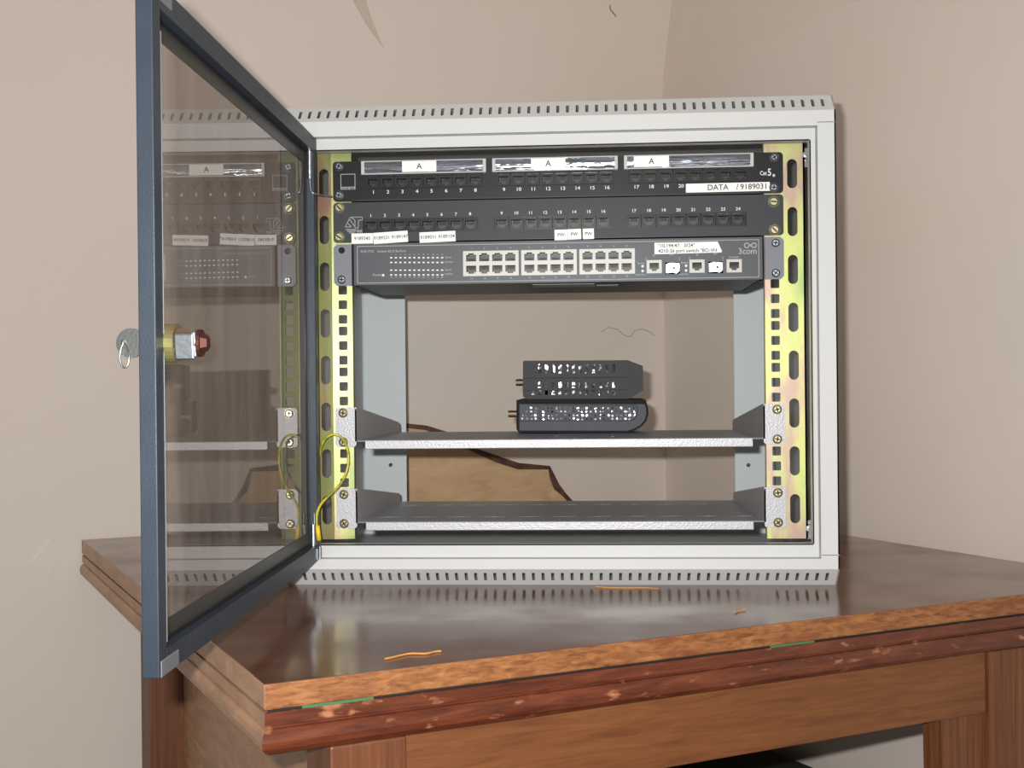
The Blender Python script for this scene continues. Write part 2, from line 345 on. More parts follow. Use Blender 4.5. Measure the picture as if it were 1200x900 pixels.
tbox('side_apron', (0.835, -0.884, -0.1135), (0.853, -0.125, -0.0532), 'apron', 0.001)
bm = bmesh.new()
prism(bm, [(0.664, -0.112), (0.7225, -0.112), (0.7225, -0.75), (0.672, -0.75), (0.668, -0.30)], tl(0, -0.936, 0), D2, (0, 0, 1), DB, 0.024)
obj('leg_brace', bm, M['leg'], T)

# wood shavings lying on the table
def shaving(label, pts, r):
    bm = bmesh.new(); P = []
    for u, v in pts:
        d = FW + RT * ((u - 600) / FPX) + UP * ((450 - v) / FPX); P.append(CAM + d * ((0.0012 - CAM.z) / d.z))
    tube(bm, P, r, 6)
    return tag(obj('wood_shaving', bm, M['shaving']), label, 'wood shaving')
shaving('orange curl of wood shaving lying alone on the tabletop before the cabinet', [(451, 772), (462, 770), (478, 765), (492, 766), (503, 766), (509, 763), (517, 763)], 0.0008)
shaving('thin orange shaving at the foot of the cabinet, below its vents', [(698, 687.5), (712, 688.5), (725, 689), (745, 689), (760, 688.5), (772, 690)], 0.0006)
shaving('short reddish shaving on the tabletop below the right end of the vents', [(861, 717), (866, 715), (874, 714)], 0.0006)

# board leaning in the corner behind the cabinet
B = thing('wooden_board', 'pale beech board with a scalloped dark edge behind the cabinet, against the wall', 'wooden board', tl(0.55, -0.02, 0), RZ)
cur = [(0.352, 0.136), (0.42, 0.150), (0.4773, 0.1515), (0.513, 0.1470), (0.545, 0.1370), (0.571, 0.1220), (0.5976, 0.1085), (0.6352, 0.0955), (0.6733, 0.0825), (0.7296, 0.0755), (0.7380, 0.0600), (0.7470, 0.0440), (0.7600, 0.0280), (0.7753, 0.0130), (0.7850, 0.0)]
bm = bmesh.new(); prism(bm, [(0.352, 0.0)] + cur, tl(0, -0.02, 0), D2, (0, 0, 1), DB, 0.018); obj('panel', bm, M['board'], B)
bm = bmesh.new(); low = []
for i, (x, z) in enumerate(cur):
    a = cur[max(0, i - 1)]; b = cur[min(len(cur) - 1, i + 1)]; dx, dz = b[0] - a[0], b[1] - a[1]; l = math.hypot(dx, dz)
    k = 0.009 + 0.003 * math.sin(i * 1.9); low.append((x + dz / l * k, max(0, z - dx / l * k)))
prism(bm, cur + low[::-1], tl(0, -0.0215, 0), D2, (0, 0, 1), DB, 0.0014)
obj('edge_band', bm, M['boardedge'], B)

# dark box under the table
bm = bx((0.55, -0.44, -0.75), (0.93, -0.15, -0.335), 0.006, TM)
tag(obj('storage_box', bm, M['box']), 'dark box standing on the floor under the table', 'box')

# ------------------------------------------------------------------ cabinet
CW, CH, CDP = 0.578, 0.5094, 0.45
CX = CW / 2
K = thing('rack_cabinet', 'light grey rack cabinet with vented edges and open smoked glass door, on the table', 'cabinet', (CX, 0.2, 0))
def side(x0):
    bm = bmesh.new(); prism(bm, [(0.0, 0.0335), (0.0, 0.019), (0.018, 0), (CDP, 0), (CDP, CH), (0.018, CH), (0.0, CH - 0.019), (0.0, CH - 0.0335)], (x0, 0, 0), (0, 1, 0), (0, 0, 1), (1, 0, 0), 0.0015)
    return bm
obj('side_panel', side(0.0), M['cab'], K); obj('side_panel', side(CW - 0.0015), M['cab'], K)
obj('top_panel', bx((0.0016, 0.018, CH - 0.0015), (CW - 0.0016, CDP, CH)), M['cab'], K)
obj('bottom_panel', bx((0.0016, 0.018, 0.0), (CW - 0.0016, CDP, 0.0015)), M['cabin'], K)
# vented chamfers
def vents(top):
    bm = bmesh.new(); ln = math.hypot(0.018, 0.019)
    z0 = CH - 0.019 if top else 0.019; z1 = CH if top else 0.0
    u = Vector((1, 0, 0)); v = Vector((0, 0.018, z1 - z0)).normalized()
    mx = frame_mx((0, 0, z0), u, v)
    hs = []
    n = 55; x1 = 0.5665; pitch = 0.01012
    for k in range(n):
        x = x1 - k * pitch
        hs.append(rrect(x - 0.0016, 0.006, x + 0.0016, 0.0205, 0.0014, 3))
    t = 0.0012
    if top: sheet(bm, rrect(0, 0, CW, ln), hs, t, mx)
    else: sheet(bm, rrect(0, 0, CW, ln), hs, t, mx @ Matrix.Translation((0, 0, t)))
    return bm
obj('vent_strip', vents(True), M['cab'], K); obj('vent_strip', vents(False), M['cab'], K)
# front frame: bars, step and sealing lip
OX0, OX1, OZ0, OZ1 = 0.0187, 0.5593, 0.0298, 0.4745
LX0, LX1, LZ0, LZ1 = 0.0250, 0.5538, 0.0432, 0.4622
YS = 0.0135
bm = bmesh.new()
sheet(bm, [(0, CH - 0.0312), (0, CH - 0.019), (CW, CH - 0.019), (CW, CH - 0.0312), (OX1, CH - 0.0312), (OX1, OZ1), (OX0, OZ1), (OX0, CH - 0.0312)], [], 0.0015, XZ(0))
sheet(bm, [(0, 0.0331), (OX0, 0.0331), (OX0, OZ0), (OX1, OZ0), (OX1, 0.0331), (CW, 0.0331), (CW, 0.019), (0, 0.019)], [], 0.0015, XZ(0))
sheet(bm, rrect(0, 0.0337, OX0, CH - 0.0318), [], 0.0015, XZ(0)); sheet(bm, rrect(OX1, 0.0337, CW, CH - 0.0318), [], 0.0015, XZ(0))
box(bm, (OX0 - 0.001, 0.001, OZ0 - 0.001), (OX0, YS, OZ1 + 0.001)); box(bm, (OX1, 0.001, OZ0 - 0.001), (OX1 + 0.001, YS, OZ1 + 0.001))
box(bm, (OX0, 0.001, OZ1), (OX1, YS, OZ1 + 0.001)); box(bm, (OX0, 0.001, OZ0 - 0.001), (OX1, YS, OZ0))
sheet(bm, rrect(OX0 - 0.001, OZ0 - 0.001, OX1 + 0.001, OZ1 + 0.001), [rrect(LX0, LZ0, LX1, LZ1)], 0.0012, XZ(YS))
for lo, hi in (((LX0 - 0.001, YS, LZ0), (LX0, YS + 0.014, LZ1)), ((LX1, YS, LZ0), (LX1 + 0.001, YS + 0.014, LZ1)), ((LX0, YS, LZ1), (LX1, YS + 0.014, LZ1 + 0.001)), ((LX0, YS, LZ0 - 0.001), (LX1, YS + 0.014, LZ0))): box(bm, lo, hi)
obj('front_frame', bm, M['cab'], K)
# back panel with the wide cut-out
bm = bmesh.new(); sheet(bm, rrect(0.0016, 0.0016, CW - 0.0016, CH - 0.0016), [rrect(0.0633, 0.0405, 0.5217, 0.395, 0.002, 2), circ(0.0409, 0.0985, 0.0028), circ(0.540, 0.0957, 0.0028)], 0.0015, XZ(0.4475))
obj('back_panel', bm, M['cabin'], K)
def washer(x, z):
    bm = bmesh.new(); sheet(bm, circ(x, z, 0.0078, 20), [circ(x, z, 0.0030)], 0.0012, XZ(0.4462)); obj('washer', bm, M['cabin'], K)
washer(0.0409, 0.0985); washer(0.540, 0.0957)

# rails
ZT = 0.4558; U_ = 0.04445; HU = 0.2325
def rail(x0, x1, hx, sx, outer, m):
    hs = []
    for k in range(9):
        for d in (0.00635, 0.022225, 0.0381):
            z = ZT - k * U_ - d
            hs.append(rrect(hx - 0.0046, z - 0.0048, hx + 0.0046, z + 0.0048, 0.0012, 2))
    for k in range(8):
        z = 0.4325 - k * 0.0508; hs.append(rrect(sx - 0.0052, z - 0.0155, sx + 0.0052, z + 0.0155, 0.0052, 5))
    bm = bmesh.new()
    if outer > 0: sheet(bm, rrect(x0, 0.0452, x1, 0.4700), hs, 0.0022, XZ(0.0428))
    else:
        xf = 0.0452; c, q = math.cos(math.radians(11)), math.sin(math.radians(11))  # hole strip tilted toward the camera so that it catches the flash
        sheet(bm, rrect(x0, 0.0452, xf, 0.4700), [h for h in hs if h[0][0] < xf], 0.0022, XZ(0.0428))
        sheet(bm, rrect(0, 0.0452, x1 - xf, 0.4700), [[(a - xf, b) for a, b in h] for h in hs if h[0][0] > xf], 0.0022, frame_mx((xf, 0.0428, 0), (c, q, 0), (0, 0, 1)))
    xo = x1 if outer > 0 else x0
    box(bm, (min(xo, xo - 0.002 * outer), 0.0428, 0.0452), (max(xo, xo - 0.002 * outer), 0.0700, 0.4700))
    xi = x0 if outer > 0 else x1
    box(bm, (min(xi, xi + 0.002 * outer), 0.0470, 0.0452), (max(xi, xi + 0.002 * outer), 0.0560, 0.4700))
    return obj('mounting_rail', bm, m, K)
rail(0.0255, 0.0668, CX - HU, CX - 0.2518, -1, M['chromg'])
rail(0.5106, 0.5532, CX + HU - 0.0005, CX + 0.2510, 1, M['chrom'])
for x0, x1 in ((0.0028, 0.0255), (0.5532, 0.5750)):
    for z in (0.056, 0.452):
        bm = bmesh.new(); box(bm, (x0, 0.048, z - 0.012), (x1, 0.0500, z + 0.008)); box(bm, (x0 - 0.001 if x0 < 0.1 else x1 - 0.001, 0.048, z - 0.012), (x0 + 0.001 if x0 < 0.1 else x1 + 0.0012, 0.075, z + 0.008))
        b = obj('rail_bracket', bm, M['zinc'], K)
        xx = x1 - 0.006 if x0 < 0.1 else x0 + 0.0018
        bm = bmesh.new(); cyl(bm, (xx, 0.048, z), (xx, 0.042, z), 0.0048, 0.0042, 6); cyl(bm, (xx, 0.042, z), (xx, 0.039, z), 0.0022, 0.0022, 10)
        obj('bolt', bm, M['zinc'], b)

# ------------------------------------------------------------------ door (part of the cabinet)
HX, HY = 0.03632, 0.01245; WD = 0.5393; DZ0, DZ1 = 0.0289, 0.4744; TH = 0.0112
e1 = Vector((0.0283, -0.9996, 0)); dn = Vector((0.9996, 0.0283, 0))
DM = frame_mx((HX, HY, 0), e1, (0, 0, 1))          # columns: along door, up, cross = e1 x z
# e1 x z points to -dn, so depth b (towards inner side) is -n
def dP(a, b, z): return Vector((HX, HY, 0)) + e1 * a + dn * b + Vector((0, 0, z))
DMX = Matrix(((e1.x, dn.x, 0, HX), (e1.y, dn.y, 0, HY), (0, 0, 1, 0), (0, 0, 0, 1)))
def dbox(bm, lo, hi, bev=0.0): return box(bm, lo, hi, bev, DMX)
RIM = 0.0160
bm = bmesh.new()
dbox(bm, (RIM, -TH, DZ0), (WD - RIM, 0, DZ0 + RIM)); dbox(bm, (RIM, -TH, DZ1 - RIM), (WD - RIM, 0, DZ1))
dbox(bm, (0, -TH, DZ0), (RIM, 0, DZ1), 0.0008); dbox(bm, (WD - RIM, -TH, DZ0), (WD, 0, DZ1), 0.0008)
# bent corner tabs
door = obj('door', bm, M['blue'], K)
for z0, z1 in ((DZ0 - 0.0003, DZ0 + 0.0105), (DZ1 - 0.0105, DZ1 + 0.0003)):
    bm = bmesh.new(); dbox(bm, (WD - 0.040, -0.0045, z0), (WD - 0.003, 0.0006, z1), 0.0008)
    obj('corner_tab', bm, M['switchear'], door)
# glass: pane is large and sits right behind the rim
G0 = -0.0086
bm = bmesh.new(); dbox(bm, (RIM + 0.0005, G0 - 0.0005, DZ0 + RIM + 0.0005), (WD - RIM - 0.0005, G0, DZ1 - RIM - 0.0005))
bm.normal_update(); bmesh.ops.recalc_face_normals(bm, faces=bm.faces[:])
for f in bm.faces: f.material_index = 0 if f.normal.dot(dn) > 0.9 else 1
pane = obj('glass_pane', bm, [M['glass'], M['glassback']], door)
for lo, hi in (((WD - 0.0205, G0, DZ0 + RIM), (WD - 0.0162, -0.0050, DZ1 - RIM)), ((0.0162, G0, DZ0 + RIM), (0.0185, G0 + 0.0012, DZ1 - RIM)), ((0.0185, G0, DZ0 + RIM), (WD - 0.0205, G0 + 0.0012, DZ0 + RIM + 0.0025)), ((0.0185, G0, DZ1 - RIM - 0.0025), (WD - 0.0205, G0 + 0.0012, DZ1 - RIM))):
    bm = bmesh.new(); dbox(bm, lo, hi); obj('gasket', bm, M['gasket'], door)
bm = bmesh.new(); mxg = frame_mx(dP(0, G0 + 0.0006, 0), -e1, (0, 0, 1)); a0, a1, b0, b1 = -(WD - 0.0206), -0.0187, DZ0 + 0.0186, DZ1 - 0.0186
sheet(bm, rrect(a0, b0, a1, b1), [rrect(a0 + 0.0075, b0 + 0.0115, a1 - 0.0085, b1 - 0.0115)], 0.0005, mxg); obj('black_border', bm, M['border'], door)
bm = bmesh.new(); dbox(bm, (WD - 0.0172, -0.0040, DZ0 + 0.020), (WD - 0.0160, 0.0002, DZ1 - 0.030)); obj('trim_bead', bm, M['alu'], door)
# hinges with sprung pins
def hinge(z0, z1, rod):
    bm = bmesh.new(); c = lambda z, a=0.018, b=-0.004: dP(a, b, z)
    cyl(bm, c(z0), c(z1), 0.0026, n=16); cyl(bm, c(z1), c(z1 + 0.003), 0.0033, n=16); cyl(bm, c(z0 + 0.006), c(z0 + 0.008), 0.0034, n=16)
    for k in range(9): cyl(bm, c(z0 + 0.010 + k * 0.0024), c(z0 + 0.0112 + k * 0.0024), 0.0031, n=14)
    h = obj('hinge', bm, M['zinc'], door)
    bm = bmesh.new(); s = -1 if rod else 1; zb = z0 if rod else z1
    if rod: P = [c(zb, 0.018, -0.004), c(zb - 0.008, 0.018, -0.004), c(zb - 0.0155, 0.018, -0.003), c(zb - 0.0165, 0.0175, 0.0025), c(zb - 0.0165, 0.003, 0.012), c(zb - 0.0165, 0.001, 0.016)]
    else: P = [c(zb, 0.018, -0.003), c(zb + 0.006, 0.018, -0.003), c(zb + 0.012, 0.018, -0.003), c(zb + 0.015, 0.018, -0.003)]
    tube(bm, P, 0.0009, 8); obj('pin', bm, M['zinc'], h)
hinge(0.4300, 0.4610, True); hinge(0.0340, 0.0640, False)
# earth tab at the lower hinge corner
bm = bmesh.new(); dbox(bm, (0.010, 0.0, 0.0305), (0.024, 0.0016, 0.0420)); cyl(bm, dP(0.020, 0.0028, 0.031), dP(0.020, 0.0028, 0.044), 0.0016, n=10); obj('earth_tab', bm, M['zinc'], door)
# cam lock
la, lz = 0.512, 0.2425
bm = bmesh.new()
cyl(bm, dP(la, -0.004, lz), dP(la, 0.006, lz), 0.0128, n=28); cyl(bm, dP(la, 0.0, lz), dP(la, 0.017, lz), 0.0098, n=6)
cyl(bm, dP(la, -TH - 0.003, lz), dP(la, -TH + 0.002, lz), 0.0110, n=28)
lock = obj('lock_barrel', bm, M['chromg'], door)
bm = bmesh.new(); m_ = DMX @ Matrix.Translation((la, 0.006, lz)) @ Matrix.Rotation(math.radians(8), 4, 'Y')
box(bm, (-0.010, 0.0, -0.0100), (0.010, 0.013, 0.0075), 0.0012, m_); box(bm, (-0.011, 0.0105, -0.0085), (0.009, 0.014, 0.0085), 0.001, m_); obj('cam_block', bm, M['zinc'], lock)
bm = bmesh.new(); cyl(bm, dP(la, 0.019, lz), dP(la, 0.022, lz), 0.0090, n=18); cyl(bm, dP(la, 0.022, lz), dP(la, 0.026, lz), 0.0068, 0.005, n=6); obj('cam_bolt', bm, M['redbolt'], lock)

# key in the lock, with a small wire loop
kc = dP(la, -TH - 0.0145, lz + 0.0005)
KY = thing('key', 'round-headed metal key hanging in the outside of the glass door lock', 'key', kc)
mx = frame_mx(kc, (1, 0, 0), (0, 0, 1))
bm = bmesh.new(); sheet(bm, circ(0, 0, 0.0098, 30), [circ(-0.0045, 0.0002, 0.0022)], 0.0022, mx); box(bm, (kc.x + 0.008, kc.y, kc.z - 0.003), (kc.x + 0.0135, kc.y + 0.0022, kc.z + 0.003))
obj('bow', bm, M['keymetal'], KY)
bm = bmesh.new(); tube(bm, [(kc.x - 0.0045, kc.y - 0.001, kc.z), (kc.x - 0.0072, kc.y - 0.002, kc.z - 0.006), (kc.x - 0.0062, kc.y - 0.0024, kc.z - 0.0135), (kc.x - 0.0035, kc.y - 0.0024, kc.z - 0.0170), (kc.x - 0.0005, kc.y - 0.0022, kc.z - 0.0150), (kc.x + 0.0004, kc.y - 0.0015, kc.z - 0.006), (kc.x - 0.0045, kc.y + 0.001, kc.z)], 0.00065, 8)
obj('wire_loop', bm, M['zinc'], KY)

# earth wire
EW = thing('earth_wire', 'yellow-green earth wire looping from the door corner over the left rail', 'wire', dP(0, 0.004, 0.05))
path = [(371.5, 618, -.012), (370.5, 606, -.012), (372, 597, -.010), (379, 586, -.002), (393, 575, .010), (403, 562, .02), (408.5, 546, .024), (408.5, 530, .024), (404, 516, .022), (396, 508.5, .02), (386, 509, .018), (378, 517, .02), (373.8, 532, .03), (373, 548, .034), (374, 560, .037)]
bm = bmesh.new(); tube(bm, [at(*p) for p in path], 0.00135, 12); obj('insulation', bm, M['wire'], EW, True)
bm = bmesh.new(); cyl(bm, at(372, 616, -.012), at(373.8, 633, -.010), 0.0022, 0.0027, 14); obj('crimp_sleeve', bm, M['sleeve'], EW, True)
bm = bmesh.new(); cyl(bm, at(373.8, 632, -.010), at(374.5, 645, -.006), 0.0012, n=10); obj('spade_terminal', bm, M['zinc'], EW)

# ------------------------------------------------------------------ screws
def screw(parent, x, z, Y, kind='cross', r=0.0048, m=None):
    bm = bmesh.new()
    cyl(bm, (x, Y, z), (x, Y - 0.0012, z), r, r, 20); cyl(bm, (x, Y - 0.0012, z), (x, Y - 0.0026, z), r * 0.98, r * 0.62, 20)
    o = obj('screw', bm, m or M['zinc'], parent)
    bm = bmesh.new(); a = random.uniform(0, math.pi / 2); R = Matrix.Translation((x, Y - 0.00268, z)) @ Matrix.Rotation(a, 4, 'Y')
    box(bm, (-r * .55, -0.0001, -r * .12), (r * .55, 0.0002, r * .12), 0, R)
    if kind == 'cross': box(bm, (-r * .12, -0.0001, -r * .55), (r * .12, 0.0002, r * .55), 0, R)
    obj('drive_slot', bm, M['dark'], o)
    return o

# ------------------------------------------------------------------ patch panels
YF = 0.0405
def port_mesh(w_, h_, style):
    """housing with a stepped RJ45 opening and a cavity, built about its centre, front at y=0"""
    bm = bmesh.new(); a, b = w_ / 2, h_ / 2
    if style == 'keystone': hole = [(-.0052, .0030), (-.0052, -.0020), (-.0036, -.0036), (-.0024, -.0036), (-.0024, -.0054), (.0024, -.0054), (.0024, -.0036), (.0036, -.0036), (.0052, -.0020), (.0052, .0030)]
    elif style == 'low': hole = [(-.0056, .0044), (-.0056, -.0012), (-.0036, -.0030), (-.0028, -.0046), (.0028, -.0046), (.0036, -.0030), (.0056, -.0012), (.0056, .0044)]
    else: hole = [(-.0050, .0040), (-.0050, -.0026), (-.0030, -.0026), (-.0022, -.0046), (.0022, -.0046), (.0030, -.0026), (.0050, -.0026), (.0050, .0040)]
    sheet(bm, rrect(-a, -b, a, b, 0.0003, 1), [hole[::-1]], 0.0014, XZ(0))
    if style == 'keystone':
        box(bm, (-a, -0.0012, b - 0.0022), (a, 0.0004, b), 0.0003); box(bm, (-a, -0.0008, -b), (-a + 0.0012, 0.0002, b - .002)); box(bm, (a - 0.0012, -0.0008, -b), (a, 0.0002, b - .002))
    return bm, hole
def cavity_mesh(hole):
    bm = bmesh.new(); n = len(hole)
    f = [bm.verts.new((x, 0.0010, z)) for x, z in hole]; g = [bm.verts.new((x, 0.0105, z)) for x, z in hole]
    for i in range(n): bm.faces.new((f[i], f[(i + 1) % n], g[(i + 1) % n], g[i]))
    bm.faces.new(g)
    return bm
def pins_mesh(z_top, up=1):
    bm = bmesh.new()
    for k in range(8):
        x = -0.0036 + k * 0.00103
        prism(bm, [(0.0018, z_top), (0.0024, z_top), (0.0090, z_top - 0.0034 * up), (0.0084, z_top - 0.0034 * up)], (x - 0.00018, 0, 0), (0, 1, 0), (0, 0, 1), (1, 0, 0), 0.00036)
    return bm
PM = {}
for st, w_, h_ in (('keystone', 0.0150, 0.0142), ('low', 0.0150, 0.0124), ('shield', 0.0138, 0.0126)):
    bm, hole = port_mesh(w_, h_, st)
    me = bpy.data.meshes.new('port'); bmesh.ops.recalc_face_normals(bm, faces=bm.faces[:]); bm.to_mesh(me); bm.free(); me.materials.append(M['port'] if st != 'shield' else M['shield'])
    bm = cavity_mesh(hole); mc = bpy.data.meshes.new('socket_cavity'); bm.to_mesh(mc); bm.free(); mc.materials.append(M['portin'])
    bm = pins_mesh(hole[0][1] - 0.0006); mp = bpy.data.meshes.new('contact_pins'); bm.to_mesh(mp); bm.free(); mp.materials.append(M['pin'])
    PM[st] = (me, mc, mp)
def put(name, me, parent, x, y, z, flip=False):
    o = bpy.data.objects.new(name, me); COL.objects.link(o); adopt(o, parent); o.location = (x, y, z)
    if flip: o.rotation_euler = (0, math.pi, 0)
    return o
def place_port(parent, st, x, z, Y, flip=False, name='port'):
    me, mc, mp = PM[st]; o = put(name, me, parent, x, Y, z, flip)
    for n, q in (('socket_cavity', mc), ('contact_pins', mp)):
        c = bpy.data.objects.new(n, q); COL.objects.link(c); c.parent = o
    return o
def paper(parent, name, x0, z0, x1, z1, Y, writing=(), size=0.006, sx=1.0, tilt=0.0, m='paper', ink='ink'):
    cx, cz = (x0 + x1) / 2, (z0 + z1) / 2; hw, hh = (x1 - x0) / 2, (z1 - z0) / 2
    mx = frame_mx((cx, Y, cz), (math.cos(tilt), 0, math.sin(tilt)), (-math.sin(tilt), 0, math.cos(tilt)))
    bm = bmesh.new(); sheet(bm, rrect(-hw, -hh, hw, hh, 0.0003, 1), [], 0.00025, mx); o = obj(name, bm, M[m], parent)
    if writing:
        bm = bmesh.new()
        for s, dx, dz in writing: text(bm, s, size, mx, dx, dz, sx=sx)
        obj('writing', bm, M[ink], o)
    return o
def px2(u, v, Y=YF):
    p = at(u, v, Y); return p.x, p.z

def panel_base(root, m, z0, z1, groups, gz0, gz1, r=0.004):
    hs = [rrect(a, gz0, b, gz1) for a, b in groups]
    bm = bmesh.new(); sheet(bm, rrect(CX - 0.2413, z0, CX + 0.2413, z1, r, 5), hs, 0.002, XZ(YF))
    box(bm, (CX - 0.218, YF + 0.0005, z0), (CX + 0.218, YF + 0.012, z0 + 0.0012)); 
    box(bm, (CX - 0.218, YF + 0.0005, z1 - 0.0012), (CX + 0.218, YF + 0.012, z1))
    fp = obj('faceplate', bm, m, root)
    obj('bottom_lip', bx((CX - 0.217, YF - 0.0012, z0 + 0.0001), (CX + 0.217, YF + 0.0004, z0 + 0.0013), 0.0005), M['lip'], root)
    return fp
Q1 = thing('patch_panel', 'glossy black 24-port patch panel with clear label strips, topmost in the rack', 'patch panel', (CX, YF, 0.4115))
z0, z1 = 0.4118, 0.4552
P1X = [(0.0915, 0.2024), (0.2332, 0.3436), (0.3748, 0.4858)]
panel_base(Q1, M['black'], z0, z1, [(a - 0.0076, b + 0.0076) for a, b in P1X], 0.4252, 0.4398)
bm = bx((CX - 0.215, 0.0525, 0.4175), (CX + 0.215, 0.0540, 0.450)); obj('circuit_board', bm, mat('brown_circuit_board', srgb(90, 52, 34), 0.5), Q1)
num = bmesh.new(); n = 0
LP = [(px2(472, 196)[0], px2(512, 196)[0]), (px2(622.6, 193)[0], px2(662.7, 193)[0]), (px2(742.7, 191)[0], px2(783.7, 190)[0])]
for gi, (a, b) in enumerate(P1X):
    for k in range(8):
        n += 1; x = a + (b - a) * k / 7; place_port(Q1, 'keystone', x, 0.4325, YF - 0.0012)
        if n <= 20: text(num, str(n), 0.0052, XZ(YF - 0.0002), x + 0.0005, 0.4212, sx=1.15)
    h0, h1 = (0.0796, 0.2149) if gi == 0 else ((0.2215, 0.3558) if gi == 1 else (0.3623, 0.4990))
    bm = bmesh.new()
    prism(bm, [(0, 0.4404), (-0.0030, 0.4412), (-0.0040, 0.4440), (-0.0046, 0.4475), (-0.0040, 0.4508), (-0.0030, 0.4534), (0, 0.4540)], (h0 + 0.0035, YF, 0), (0, 1, 0), (0, 0, 1), (1, 0, 0), h1 - h0 - 0.007)
    hold = obj('label_holder', bm, M['clear'], Q1)
    bm = bmesh.new()
    for lo, hi in (((h0, YF - 0.0052, 0.4400), (h0 + 0.0035, YF, 0.4544)), ((h1 - 0.0035, YF - 0.0052, 0.4400), (h1, YF, 0.4544)), ((h0, YF - 0.0044, 0.4398), (h1, YF, 0.4412)), ((h0, YF - 0.0042, 0.4534), (h1, YF, 0.4546))): box(bm, lo, hi, 0.0004)
    obj('holder_rim', bm, M['clearedge'], hold)
    paper(Q1, 'paper_label', LP[gi][0], 0.4416, LP[gi][1], 0.4532, YF - 0.0050, [('A', 0, 0)], 0.0085)
obj('port_numbers', num, M['white'], Q1)
bm = bmesh.new(); mx = XZ(YF - 0.0002)
x0, zt = px2(399, 204); x1, zb = px2(416.5, 222)
sheet(bm, rrect(x0, zb, x1, zt), [rrect(x0 + .0007, zb + .0030, x1 - .0007, zt - .0007)], 0.0002, mx)
lg = obj('logo', bm, M['greyprint'], Q1)
bm = bmesh.new(); text(bm, 'mod-tap', 0.0044, XZ(YF - 0.0004), (x0 + x1) / 2, zb + 0.0016, sx=0.95); obj('logo_text', bm, M['black'], lg)
bm = bmesh.new(); cx_, cz_ = px2(900, 203); text(bm, 'Cat', 0.0062, mx, cx_ - 0.005, cz_, sx=0.8); text(bm, '5', 0.0105, mx, cx_ + 0.0015, cz_ + 0.0006, sx=0.8); text(bm, 'e', 0.0062, mx, cx_ + 0.006, cz_ - 0.002)
obj('category_mark', bm, M['white'], Q1)
xa, za = px2(804, 226.5); xb, zb2 = px2(901, 215.5)
DLZ = 0.4188
paper(Q1, 'data_label', px2(803.7, 222)[0], DLZ - 0.0047, px2(902, 219)[0], DLZ + 0.0047, YF - 0.0012, [('DATA', -0.0105, 0), ('/', 0.0100, 0), ('9189031', 0.0275, 0)], 0.0083, sx=1.0, tilt=0.003)
for x, z in ((CX - 0.2345, 0.4499), (CX - 0.2345, 0.4187), (CX + 0.2320, 0.4497), (CX + 0.2312, 0.4177)): screw(Q1, x, z, YF)

Q2 = thing('patch_panel', 'dark grey 24-port patch panel with paper number labels, between black panel and switch', 'patch panel', (CX, YF, 0.367))
z0, z1 = 0.3672, 0.4106
P2X = [(0.0888, 0.1968), (0.2309, 0.3398), (0.3725, 0.4827)]
panel_base(Q2, M['char'], z0, z1, [(a - 0.0080, b + 0.0080) for a, b in P2X], 0.3782, 0.3914)
num = bmesh.new(); n = 0
for a, b in P2X:
    for k in range(8):
        n += 1; x = a + (b - a) * k / 7; place_port(Q2, 'low', x, 0.3848, YF + 0.0004)
        text(num, str(n), 0.0046, XZ(YF - 0.0002), x, 0.3958, sx=1.1)
    bm = bmesh.new(); sheet(bm, rrect(a - 0.0088, 0.3776, b + 0.0088, 0.3924), [rrect(a - 0.0078, 0.3785, b + 0.0078, 0.3911)], 0.0010, XZ(YF - 0.0008)); obj('port_bezel', bm, M['port'], Q2)
obj('port_numbers', num, M['white'], Q2)
# triangular T logo with the word Net
bm = bmesh.new(); mx = XZ(YF - 0.0001)
def stroke(bm, u0, v0, u1, v1, r=0.00035):
    a = px2(u0, v0); b = px2(u1, v1); dx, dz = b[0] - a[0], b[1] - a[1]; l = math.hypot(dx, dz); nx, nz = -dz / l * r, dx / l * r
    sheet(bm, [(a[0] - nx, a[1] - nz), (b[0] - nx, b[1] - nz), (b[0] + nx, b[1] + nz), (a[0] + nx, a[1] + nz)], [], 0.0002, mx)
for s in ((404.5, 266, 410.5, 254.5), (410.5, 254.5, 424.5, 254.5), (424.5, 254.5, 424.5, 258), (424.5, 258, 420, 258), (420, 258, 420, 267), (420, 267, 416, 267), (416, 267, 416, 258), (404.5, 266, 411, 266), (409, 256, 416, 266), (407, 261, 412, 266), (411, 254.5, 416, 258)): stroke(bm, *s)
for v in (269, 271, 273): stroke(bm, 405 + (v - 269), v, 415, v, 0.00045)
cx_, cz_ = px2(420, 270.5); text(bm, 'Net', 0.0060, mx, cx_, cz_, sx=0.95); obj('logo', bm, M['greyprint'], Q2)
def plabel(u0, v0, u1, v1, w_, size, tilt=0.0, sx=1.0):
    a = px2(u0, v1); b = px2(u1, v0); paper(Q2, 'paper_label', a[0], a[1], b[0], b[1], YF - 0.0022, w_, size, sx, tilt)
plabel(412.5, 273.5, 437.3, 286, [('9189345', 0, 0)], 0.0051, 0.005)
plabel(437.9, 271.5, 478.3, 285.3, [('9189231', -0.0095, 0), ('9189147', 0.0100, 0)], 0.0051, 0.05)
plabel(492, 271.3, 534, 284.3, [('9189031', -0.0098, 0), ('9189104', 0.0098, 0)], 0.0051, 0.03)
plabel(650, 269.3, 664.8, 281.8, [('PW', 0, 0)], 0.0050, 0.01); plabel(665.2, 268.5, 681, 281, [('PW', 0, 0)], 0.0050, 0.03); plabel(683, 268, 696, 280.5, [('PW', 0, 0)], 0.0050, 0.02)
for u, v in ((397.5, 243.5), (397.5, 278), (906.5, 236.5), (907.5, 269.5)):
    x, z = px2(u, v); screw(Q2, x, z, YF, 'slot', 0.0058, M['brass'])

